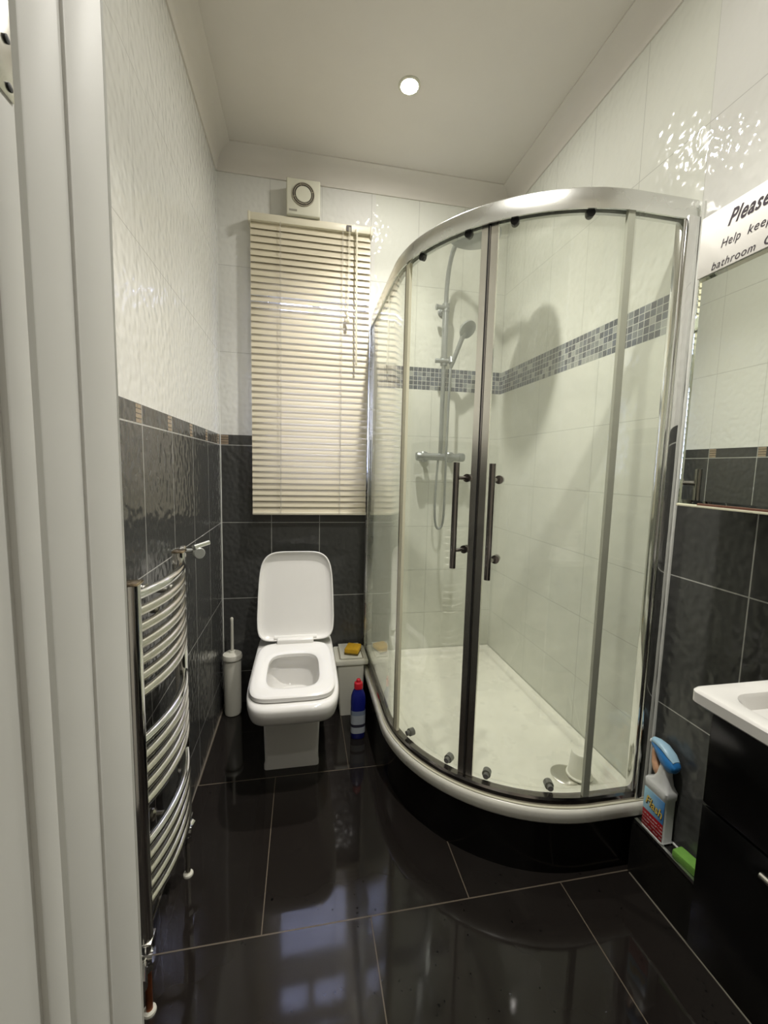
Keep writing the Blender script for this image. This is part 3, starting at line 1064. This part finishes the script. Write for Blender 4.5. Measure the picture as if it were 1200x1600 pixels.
# ================================================================== BLIND
T = Thing('venetian_blind', 'cream venetian blind hanging closed over the window', 'blind', (0.448, -0.05, 2.45))
BX0, BX1 = 0.150, 0.740
bm = bmesh.new()
box(bm, BX0 + 0.006, BX1 - 0.004, -0.066, -0.028, 2.414, 2.447, bev=0.002)
T.part('headrail', bm, m_creamplastic)
for xx in (BX0, BX1 - 0.010):
    bm = bmesh.new()
    box(bm, xx, xx + 0.012, -0.071, 0.0, 2.406, 2.449, bev=0.003)
    T.part('end_bracket', bm, m_creamplastic)
bm = bmesh.new()
NS, zs0, zs1 = 46, 2.400, 1.050
tilt = math.radians(71)
for k in range(NS):
    zc = zs0 + (zs1 - zs0) * k / (NS - 1)
    tl_ = tilt + rnd.uniform(-0.03, 0.03)
    if k in (11, 12):
        tl_ -= 0.22
    pr_ = []
    wv = 0.0185
    for q in range(7):
        s_ = -1 + 2 * q / 6
        h = 0.0018 * (1 - s_ * s_)
        # room-side edge low: slat closed downward towards the room
        yy = -0.048 - s_ * wv * cos(tl_) * 1.0 - h * sin(tl_)
        zz = zc - s_ * wv * sin(tl_) + h * cos(tl_)
        pr_.append((yy, zz))
    sag = rnd.uniform(-0.0006, 0.0006)
    top = []
    for q, (yy, zz) in enumerate(pr_):
        top.append((yy, zz))
    thick = 0.0006
    loop = [(a, b) for a, b in top] + [(a - thick * sin(tl_), b - thick * cos(tl_) * 0.2 ) for a, b in reversed(top)]
    loft(bm, [[Vector((xx, a, b + sag)) for a, b in loop] for xx in (BX0 + 0.010, BX1 - 0.006)], True, True)
T.part('slats', bm, m_slat, angle=1.2)
bm = bmesh.new()
box(bm, BX0 + 0.010, BX1 - 0.004, -0.062, -0.036, 1.022, 1.036, bev=0.003)
T.part('bottom_rail', bm, m_creamplastic)
for xx in (0.297, 0.594):
    bm = bmesh.new()
    for yy in (-0.0655, -0.032):
        tube(bm, [(xx, yy, 2.42), (xx, yy, 1.03)], 0.0010, 6)
    tube(bm, [(xx + 0.004, -0.066, 2.42), (xx + 0.004, -0.066, 1.03)], 0.0006, 6)
    T.part('ladder_cord', bm, plain('ladder_cord_thread', (0.45, 0.42, 0.36), 0.8))
bm = bmesh.new()
box(bm, 0.612, 0.636, -0.072, -0.066, 2.414, 2.440)
T.part('cord_lock', bm, plain('dark_cord_slot', (0.06, 0.05, 0.04), 0.5))
bm = bmesh.new()
tube(bm, [(0.624, -0.074, 2.43), (0.6235, -0.078, 2.2), (0.621, -0.078, 2.04)], 0.0013, 8)
tube(bm, [(0.629, -0.074, 2.43), (0.630, -0.078, 2.2), (0.623, -0.078, 2.04)], 0.0013, 8)
pc = T.part('pull_cord', bm, m_creamplastic)
for zz, dx in ((2.035, 0.0), (2.012, 0.003)):
    bm = bmesh.new()
    lathe(bm, [(0.002, 0.0), (0.0065, -0.006), (0.008, -0.022), (0.006, -0.028), (0.0, -0.028)], (0.621 + dx, -0.078, zz), n=14)
    T.part('tassel', bm, m_creamplastic, parent=pc)
bm = bmesh.new()
tube(bm, [(0.662, -0.076, 2.41), (0.664, -0.080, 2.1), (0.668, -0.080, 1.80)], 0.0045, 6)
lathe(bm, [(0.003, 0.02), (0.004, 0.0), (0.0055, -0.012), (0.003, -0.018)], (0.668, -0.080, 1.80), n=12)
T.part('tilt_wand', bm, m_creamplastic)
bm = bmesh.new()
box(bm, 0.655, 0.669, -0.078, -0.064, 2.405, 2.425, bev=0.002)
T.part('wand_hook', bm, m_creamplastic)

# ================================================================== EXTRACTOR FAN
T = Thing('extractor_fan', 'square cream extractor fan on the wall above the blind', 'extractor fan', (0.405, -0.01, 2.53))
bm = bmesh.new()
box(bm, 0.327, 0.484, -0.082, -0.001, 2.4505, 2.612, bev=0.006, seg=3)
hs = T.part('housing', bm, m_fan)
bm = bmesh.new()
def ringband(bm, c, r0, r1, y0, y1, n=48):
    prof = [(r0, y0), (r0, y1), (r1, y1), (r1, y0), (r0, y0)]
    rings = [[Vector((c[0] + r * cos(2 * pi * k / n), y_, c[1] + r * sin(2 * pi * k / n))) for k in range(n)] for r, y_ in prof]
    loft(bm, rings, False, False)
fc = (0.405, 2.542)
ringband(bm, fc, 0.036, 0.0495, -0.0855, -0.081)
T.part('vent_slot', bm, plain('dark_vent_gap', (0.035, 0.03, 0.025), 0.5), label='dark ring-shaped air slot')
bm = bmesh.new()
ringband(bm, fc, 0.0410, 0.0440, -0.0885, -0.085)
ringband(bm, fc, 0.0490, 0.0520, -0.0870, -0.081)
for a in (0, pi / 2, pi, 1.5 * pi):
    a += 0.3
    cyl(bm, (fc[0] + 0.035 * cos(a), -0.0868, fc[1] + 0.035 * sin(a)), (fc[0] + 0.050 * cos(a), -0.0868, fc[1] + 0.050 * sin(a)), 0.0014, 8)
T.part('grille_ring', bm, plain('grey_brown_grille', (0.30, 0.27, 0.20), 0.5))
bm = bmesh.new()
lathe(bm, [(0.036, 0.0), (0.036, 0.006), (0.034, 0.008), (0.0, 0.0085)], (fc[0], -0.081, fc[1]), (0, -1, 0), 40)
T.part('centre_disc', bm, m_fan)
bm = bmesh.new()
box(bm, 0.339, 0.376, -0.0835, -0.0815, 2.4655, 2.4735)
T.part('maker_plate', bm, plain('grey_print', (0.28, 0.27, 0.22), 0.5), label='small grey printed strip')

# ================================================================== TOWEL RADIATOR
T = Thing('towel_radiator', 'tall chrome ladder towel radiator with curved bars on the left wall', 'radiator', (0.06, -1.14, 0))
RY0, RY1, RXc = -1.312, -0.975, 0.063
zb, zt_ = 0.195, 1.018
for yy in (RY0, RY1):
    bm = bmesh.new()
    out = []
    for zz in (zb, zt_):
        L = []
        for k in range(13):
            a = -pi / 2 + pi * k / 12
            L.append(Vector((RXc - 0.006 + 0.020 * cos(a), yy + 0.0175 * sin(a), zz)))
        L += [Vector((RXc - 0.016, yy + 0.0175, zz)), Vector((RXc - 0.016, yy - 0.0175, zz))]
        out.append(L)
    loft(bm, out, True, True)
    up_ = T.part('upright', bm, m_chrome, angle=0.8)
    bm = bmesh.new()
    box(bm, RXc - 0.0175, RXc + 0.0155, yy - 0.019, yy + 0.019, zt_, zt_ + 0.007, bev=0.003)
    T.part('end_cap', bm, plain('brassy_cap', (0.62, 0.50, 0.36), 0.2, 1.0), parent=up_)
    bm = bmesh.new()
    box(bm, RXc - 0.0175, RXc + 0.0145, yy - 0.018, yy + 0.018, zb - 0.006, zb, bev=0.002)
    T.part('end_cap', bm, m_chrome_dull, parent=up_)
zbars = [0.993 - 0.0362 * k for k in range(7)] + [0.667 - 0.0365 * k for k in range(5)] + [0.420 - 0.0365 * k for k in range(5)]
for zz in zbars:
    bm = bmesh.new()
    pts = []
    for k in range(21):
        f = k / 20
        pts.append((RXc + 0.002 + 0.030 * (1 - (2 * f - 1) ** 2), RY0 + (RY1 - RY0) * f, zz))
    tube(bm, pts, 0.0112, 14)
    T.part('bar', bm, m_chrome if zz in (zbars[0], zbars[7], zbars[12]) else m_chrome_dull)
for yy, zz in ((RY0 + 0.10, 0.938), (RY1 - 0.10, 0.938), (RY0 + 0.11, 0.30), (RY1 - 0.10, 0.30)):
    bm = bmesh.new()
    cyl(bm, (0.0, yy, zz), (RXc + 0.012, yy, zz), 0.0075, 16)
    lathe(bm, [(0.017, 0.0), (0.017, 0.006), (0.009, 0.012)], (0.001, yy, zz), (1, 0, 0), 20)
    lathe(bm, [(0.014, 0.0), (0.016, 0.004), (0.016, 0.014), (0.010, 0.018)], (RXc - 0.002, yy, zz), (1, 0, 0), 20)
    T.part('wall_bracket', bm, m_chrome_dull)
for yy, s_ in ((RY0, -1), (RY1, 1)):
    bm = bmesh.new()
    cyl(bm, (RXc, yy, zb - 0.006), (RXc, yy, zb - 0.035), 0.0105, 16)
    cyl(bm, (RXc - 0.012, yy, zb - 0.048), (RXc + 0.014, yy, zb - 0.048), 0.0145, 20)
    if s_ < 0:
        cyl(bm, (RXc - 0.010, yy - 0.02, zb - 0.052), (RXc + 0.004, yy - 0.062, zb - 0.052), 0.0165, 24)
        cyl(bm, (RXc, yy, zb - 0.048), (RXc - 0.010, yy - 0.022, zb - 0.052), 0.012, 16)
    else:
        cyl(bm, (RXc, yy, zb - 0.048), (RXc + 0.010, yy + 0.026, zb - 0.040), 0.012, 18)
    lathe(bm, [(0.0145, 0.0), (0.0145, 0.018), (0.011, 0.022)], (RXc, yy, zb - 0.080), n=6)
    vb = T.part('valve', bm, m_chrome)
    bm = bmesh.new()
    tube(bm, [(RXc, yy, zb - 0.075), (RXc, yy, 0.0)], 0.0075, 14)
    T.part('feed_pipe', bm, m_copper if s_ < 0 else m_chrome_dull, label='rusty copper feed pipe' if s_ < 0 else None)
    bm = bmesh.new()
    lathe(bm, [(0.015, 0.0), (0.014, 0.005), (0.010, 0.008)], (RXc, yy, 0.0), n=22)
    T.part('floor_collar', bm, m_whiteplastic, label='white pipe collar on the floor')

# chrome robe hook on the left wall
T = Thing('wall_hook', 'small round chrome hook on the left wall beyond the radiator', 'hook', (0.0, -0.70, 0.965))
bm = bmesh.new()
lathe(bm, [(0.022, 0.0), (0.022, 0.006), (0.016, 0.010), (0.0, 0.010)], (0.0, -0.700, 0.965), (1, 0, 0), 28)
T.part('wall_plate', bm, m_chrome_dull)
bm = bmesh.new()
cyl(bm, (0.008, -0.700, 0.968), (0.058, -0.700, 0.968), 0.008, 16)
lathe(bm, [(0.0, 0.0), (0.017, 0.0), (0.020, 0.003), (0.020, 0.012), (0.017, 0.015), (0.0, 0.015)], (0.050, -0.706, 0.962), (0.55, -0.83, 0), 28)
T.part('peg', bm, plain('dull_hook_metal', (0.36, 0.37, 0.34), 0.4, 0.35))
bm = bmesh.new()
cyl(bm, (0.040, -0.725, 0.985), (0.078, -0.672, 0.992), 0.0088, 18)
T.part('roll_arm', bm, m_alu)

# ================================================================== MIRROR CABINET AND SIGN
MX = 1.305
my0, my1, mz0, mz1 = -1.86, -1.376, 1.203, 1.722
T = Thing('mirror_cabinet', 'white wall cabinet with a mirror front, hanging below the sign', 'mirror cabinet', (W, -1.6, mz0))
bm = bmesh.new()
box(bm, MX + 0.005, W - 0.001, my0, my1 + 0.001, mz0, mz1 + 0.132, bev=0.002)
T.part('cabinet_body', bm, m_upvc)
bm = bmesh.new()
bv = 0.011
def mrect(i, x_): return [Vector((x_, my1 - i, mz0 + i)), Vector((x_, my0 + i, mz0 + i)), Vector((x_, my0 + i, mz1 - i)), Vector((x_, my1 - i, mz1 - i))]
loft(bm, [mrect(0, MX + 0.0045), mrect(0.0, MX + 0.0022), mrect(bv, MX)], True, True)
T.part('mirror_glass', bm, m_mirror, smooth=False)
bm = bmesh.new()
box(bm, MX - 0.001, MX + 0.010, my0, my1 + 0.001, mz0 - 0.005, mz0 + 0.0004, bev=0.001)
T.part('bottom_channel', bm, m_seal)
bm = bmesh.new()
box(bm, MX - 0.0006, MX + 0.0012, my0, -1.430, mz0 + 0.0004, mz0 + 0.0045)
T.part('worn_edge', bm, m_wood, label='brown worn edge along the mirror bottom')

T = Thing('bathroom_sign', 'white sign board above the mirror asking to keep the bathroom clean', 'sign', (MX, -1.6, 1.722))
bm = bmesh.new()
sx = MX - 0.001
box(bm, sx, MX + 0.0045, my0, my1 + 0.003, 1.7225, 1.853, bev=0.0008)
brd = T.part('board', bm, m_sign)
TM = lambda y_, z_: Matrix(((0, 0, -1, sx - 0.0002), (-1, 0, 0, y_), (0, 1, 0, z_), (0, 0, 0, 1)))
for s_, y_, z_, w_, h_, sh, bo in (('Please..', -1.437, 1.807, 0.098, 0.029, 0.50, 0.020), ('Help', -1.426, 1.767, 0.042, 0.0170, 0.30, 0.0),
                                ('keep', -1.482, 1.767, 0.048, 0.0170, 0.30, 0.0), ('bathroom', -1.408, 1.7275, 0.094, 0.0160, 0.30, 0.0),
                                ('Clean', -1.518, 1.7275, 0.075, 0.0190, 0.30, 0.0)):
    o = text_mesh(s_, m_ink, 'lettering', None, w_, h_, TM(y_, z_), sh, bo, 1.1)
    o.parent = brd

# ================================================================== VANITY
VXF, VYF, VYN = 1.100, -1.684, YF + 0.006
T = Thing('vanity_unit', 'black gloss wall-hung vanity unit with white basin on the right', 'vanity', (1.3, -1.85, 0.43))
bm = bmesh.new()
box(bm, VXF + 0.018, W - 0.001, VYF - 0.016, VYF, 0.420, 0.884, bev=0.001)
box(bm, VXF + 0.018, W - 0.001, VYN, VYN + 0.016, 0.420, 0.884, bev=0.001)
box(bm, VXF + 0.018, W - 0.001, VYN + 0.015, VYF - 0.015, 0.420, 0.436)
box(bm, W - 0.012, W - 0.001, VYN + 0.015, VYF - 0.015, 0.430, 0.884)
box(bm, VXF + 0.018, VXF + 0.026, VYN + 0.015, VYF - 0.015, 0.430, 0.884)
T.part('cabinet', bm, m_gloss_black)
bm = bmesh.new()
box(bm, VXF, VXF + 0.017, VYN, VYF, 0.422, 0.700, bev=0.002)
dr = T.part('drawer', bm, m_gloss_black)
bm = bmesh.new()
box(bm, VXF, VXF + 0.017, VYN, VYF, 0.704, 0.880, bev=0.002)
dr2 = T.part('drawer', bm, m_gloss_black)
bm = bmesh.new()
cyl(bm, (VXF - 0.022, -1.800, 0.685), (VXF - 0.022, -1.920, 0.685), 0.005, 12)
for yy in (-1.828, -1.905):
    cyl(bm, (VXF - 0.022, yy, 0.685), (VXF, yy, 0.685), 0.004, 10)
T.part('handle', bm, m_chrome_dull, parent=dr)
bm = bmesh.new()
bx0, bx1, by0, by1 = 1.066, W - 0.001, VYN, -1.668
cxv, cyv = (bx0 + bx1) / 2, (by0 + by1) / 2
hx_, hy_ = (bx1 - bx0) / 2, (by1 - by0) / 2
def br(d, z, r=0.016): return rrect(cxv, cyv, hx_ - d, hy_ - d, max(r, 0.004), z, 6)
def bi(d, z, r=0.04): return rrect(cxv - 0.035, cyv, hx_ - 0.068 - d, hy_ - 0.035 - d, r, z, 6)
loft(bm, [br(0.006, 0.884), br(0.0, 0.889), br(0.0, 0.906), br(0.003, 0.910), br(0.006, 0.911), bi(-0.006, 0.911), bi(0.0, 0.909), bi(0.004, 0.902),
          bi(0.016, 0.850), bi(0.05, 0.828)], True, True)
T.part('basin', bm, m_ceramic)
bm = bmesh.new()
lathe(bm, [(0.020, 0), (0.020, 0.004), (0.0, 0.006)], (cxv - 0.02, cyv, 0.828), n=22)
T.part('plug', bm, m_chrome)
bm = bmesh.new()
cyl(bm, (1.405, cyv, 0.905), (1.405, cyv, 1.00), 0.019, 22)
tube(bm, [(1.405, cyv, 0.975), (1.33, cyv, 0.985), (1.295, cyv, 0.975)], 0.012, 14)
box(bm, 1.355, 1.415, cyv - 0.008, cyv + 0.008, 1.002, 1.012, bev=0.003)
T.part('tap', bm, m_chrome)

# ================================================================== SPRAY BOTTLE AND GREEN SPONGE ON THE LEDGE
m_spraywhite = plain('white_spray_plastic', (0.62, 0.63, 0.62), 0.3, vary=0.03)
m_spraylabel = None
t = NT('spray_label_print')
x, y, z = t.pos()
zz_ = t.math('ADD', z, t.math('MULTIPLY', y, -0.25))
red = t.lt(z, 0.254)
blue = t.mix(t.noise(t.P, 26, 3), (0.008, 0.035, 0.26), (0.06, 0.26, 0.52))
lblue = t.mix(t.math('MULTIPLY', t.math('SUBTRACT', y, -1.30), 14.0, clamp=True), blue, (0.35, 0.60, 0.72))
stripe = t.line(t.math('SUBTRACT', z, t.math('MULTIPLY', y, 0.55)), 0.337 + 1.255 * 0.55 + 0.014, 0.0030)
colr = t.mix(red, lblue, (0.48, 0.012, 0.02))
colr = t.mix(t.AND(stripe, t.gt(y, -1.262)), colr, (0.75, 0.25, 0.33))
fine = t.AND(t.lt(z, 0.246), t.grid(z, 0.0, 0.011, 0.0022), t.gt(t.noise(t.P, 190, 2), 0.47), t.gt(z, 0.205))
colr = t.mix(fine, colr, (0.72, 0.55, 0.55))
t.set(Base_Color=colr, Roughness=0.3)
m_spraylabel = t.m
sxc, syc = 1.4635, -1.262
T = Thing('spray_bottle', 'white cleaning spray bottle with blue trigger head on the low ledge', 'spray bottle', (sxc, syc, 0.189))
bm = bmesh.new()
z0 = 0.1895
def sr(hx, hy, z, r=0.009, dy=0): return rrect(sxc, syc + dy, hx, hy, r, z0 + z, 5)
loft(bm, [sr(0.018, 0.036, 0.0), sr(0.021, 0.0395, 0.004), sr(0.0215, 0.040, 0.006), sr(0.0195, 0.038, 0.010), sr(0.0195, 0.038, 0.135), sr(0.0215, 0.040, 0.141),
          sr(0.0225, 0.041, 0.160), sr(0.020, 0.038, 0.166), sr(0.017, 0.027, 0.178, 0.012, -0.006), sr(0.0155, 0.019, 0.200, 0.012, -0.009), sr(0.0145, 0.0155, 0.222, 0.012, -0.010)], True, True)
body = T.part('bottle_body', bm, m_spraywhite)
bm = bmesh.new()
box(bm, sxc - 0.0206, sxc - 0.0193, syc - 0.0365, syc + 0.0365, z0 + 0.011, z0 + 0.134, bev=0.0005)
lab = T.part('printed_label', bm, m_spraylabel, parent=body, label='blue and red printed label')
LM = Matrix(((0, 0, -1, sxc - 0.0207), (-cos(0.42), -sin(0.42) * 0, 0, syc + 0.022), (-0.38, 1, 0, z0 + 0.108), (0, 0, 0, 1)))
LM = Matrix(((0, 0, -1, sxc - 0.0207), (-1, 0, 0, syc + 0.028), (-0.18, 1, 0, z0 + 0.088), (0, 0, 0, 1)))
m_gold = plain('yellow_print', (0.80, 0.58, 0.10), 0.4)
o = text_mesh('Flash', m_ink, 'lettering', None, 0.060, 0.027, LM @ Matrix.Translation((0.0012, -0.0012, 0.0)), 0.25, 0.035)
o.parent = body
o = text_mesh('Flash', m_gold, 'lettering', None, 0.060, 0.027, LM @ Matrix.Translation((0, 0, 0.0003)), 0.25, 0.012)
o.parent = body
# trigger head
m_trig = plain('blue_trigger_plastic', (0.03, 0.20, 0.52), 0.3, vary=0.05)
m_triglight = plain('pale_blue_trigger_cap', (0.32, 0.50, 0.62), 0.3, vary=0.04)
m_orange = plain('orange_pink_trigger', (0.62, 0.36, 0.22), 0.4, vary=0.2, vscale=70)
bm = bmesh.new()
zc = z0 + 0.222
def hd(y_, zlo, zhi, hx): return [Vector((sxc + hx * cos(a), y_ - 0.008, (zlo + zhi) / 2 + (zhi - zlo) / 2 * sin(a))) for a in [2 * pi * k / 20 for k in range(20)]]
loft(bm, [hd(-1.302, zc + 0.018, zc + 0.030, 0.010), hd(-1.296, zc + 0.006, zc + 0.040, 0.017), hd(-1.280, zc - 0.004, zc + 0.054, 0.0205),
          hd(-1.260, zc + 0.000, zc + 0.064, 0.0195), hd(-1.240, zc + 0.018, zc + 0.068, 0.016), hd(-1.222, zc + 0.034, zc + 0.066, 0.012), hd(-1.216, zc + 0.038, zc + 0.062, 0.010)], True, True)

th = T.part('trigger_head', bm, m_trig, label='blue trigger head')
bm = bmesh.new()
loft(bm, [hd(-1.296, zc + 0.034, zc + 0.042, 0.012), hd(-1.280, zc + 0.040, zc + 0.0565, 0.017), hd(-1.255, zc + 0.050, zc + 0.069, 0.0175),
          hd(-1.232, zc + 0.050, zc + 0.071, 0.0145), hd(-1.215, zc + 0.046, zc + 0.067, 0.0105)], True, True)
T.part('pale_top', bm, m_triglight, parent=th, label='pale blue top of the trigger head')
bm = bmesh.new()
cyl(bm, (sxc, -1.230, zc + 0.050), (sxc, -1.2145, zc + 0.050), 0.0075, 14)
T.part('nozzle', bm, m_spraywhite, parent=th)
bm = bmesh.new()
tube(bm, bez((sxc - 0.004, -1.238, zc + 0.040), (sxc - 0.004, -1.228, zc + 0.01), (sxc - 0.006, -1.246, zc - 0.012), (sxc - 0.008, -1.252, zc - 0.034), 12),
     [0.0085] * 6 + [0.0098] * 4 + [0.009, 0.007, 0.004], 12)
T.part('trigger', bm, m_orange, parent=th, label='orange and pink trigger')
bm = bmesh.new()
cyl(bm, (sxc, -1.272, z0 + 0.205), (sxc, -1.272, zc + 0.012), 0.0155, 22)
T.part('neck_collar', bm, m_spraywhite, parent=body)

m_green = plain('green_sponge_foam', (0.13, 0.30, 0.045), 0.85, vary=0.1, vscale=60, bump=0.001, bscale=250)
T = Thing('sponge', 'bright green sponge lying on the low ledge by the vanity', 'sponge', (1.467, -1.372, 0.192))
rot = Matrix.Translation((1.4665, -1.374, 0.1915)) @ Matrix.Rotation(0.12, 4, 'Z')
bm = bmesh.new(); box(bm, -0.0185, 0.0185, -0.042, 0.042, 0.0, 0.024, bev=0.004, mat=rot)
T.part('foam', bm, m_green)
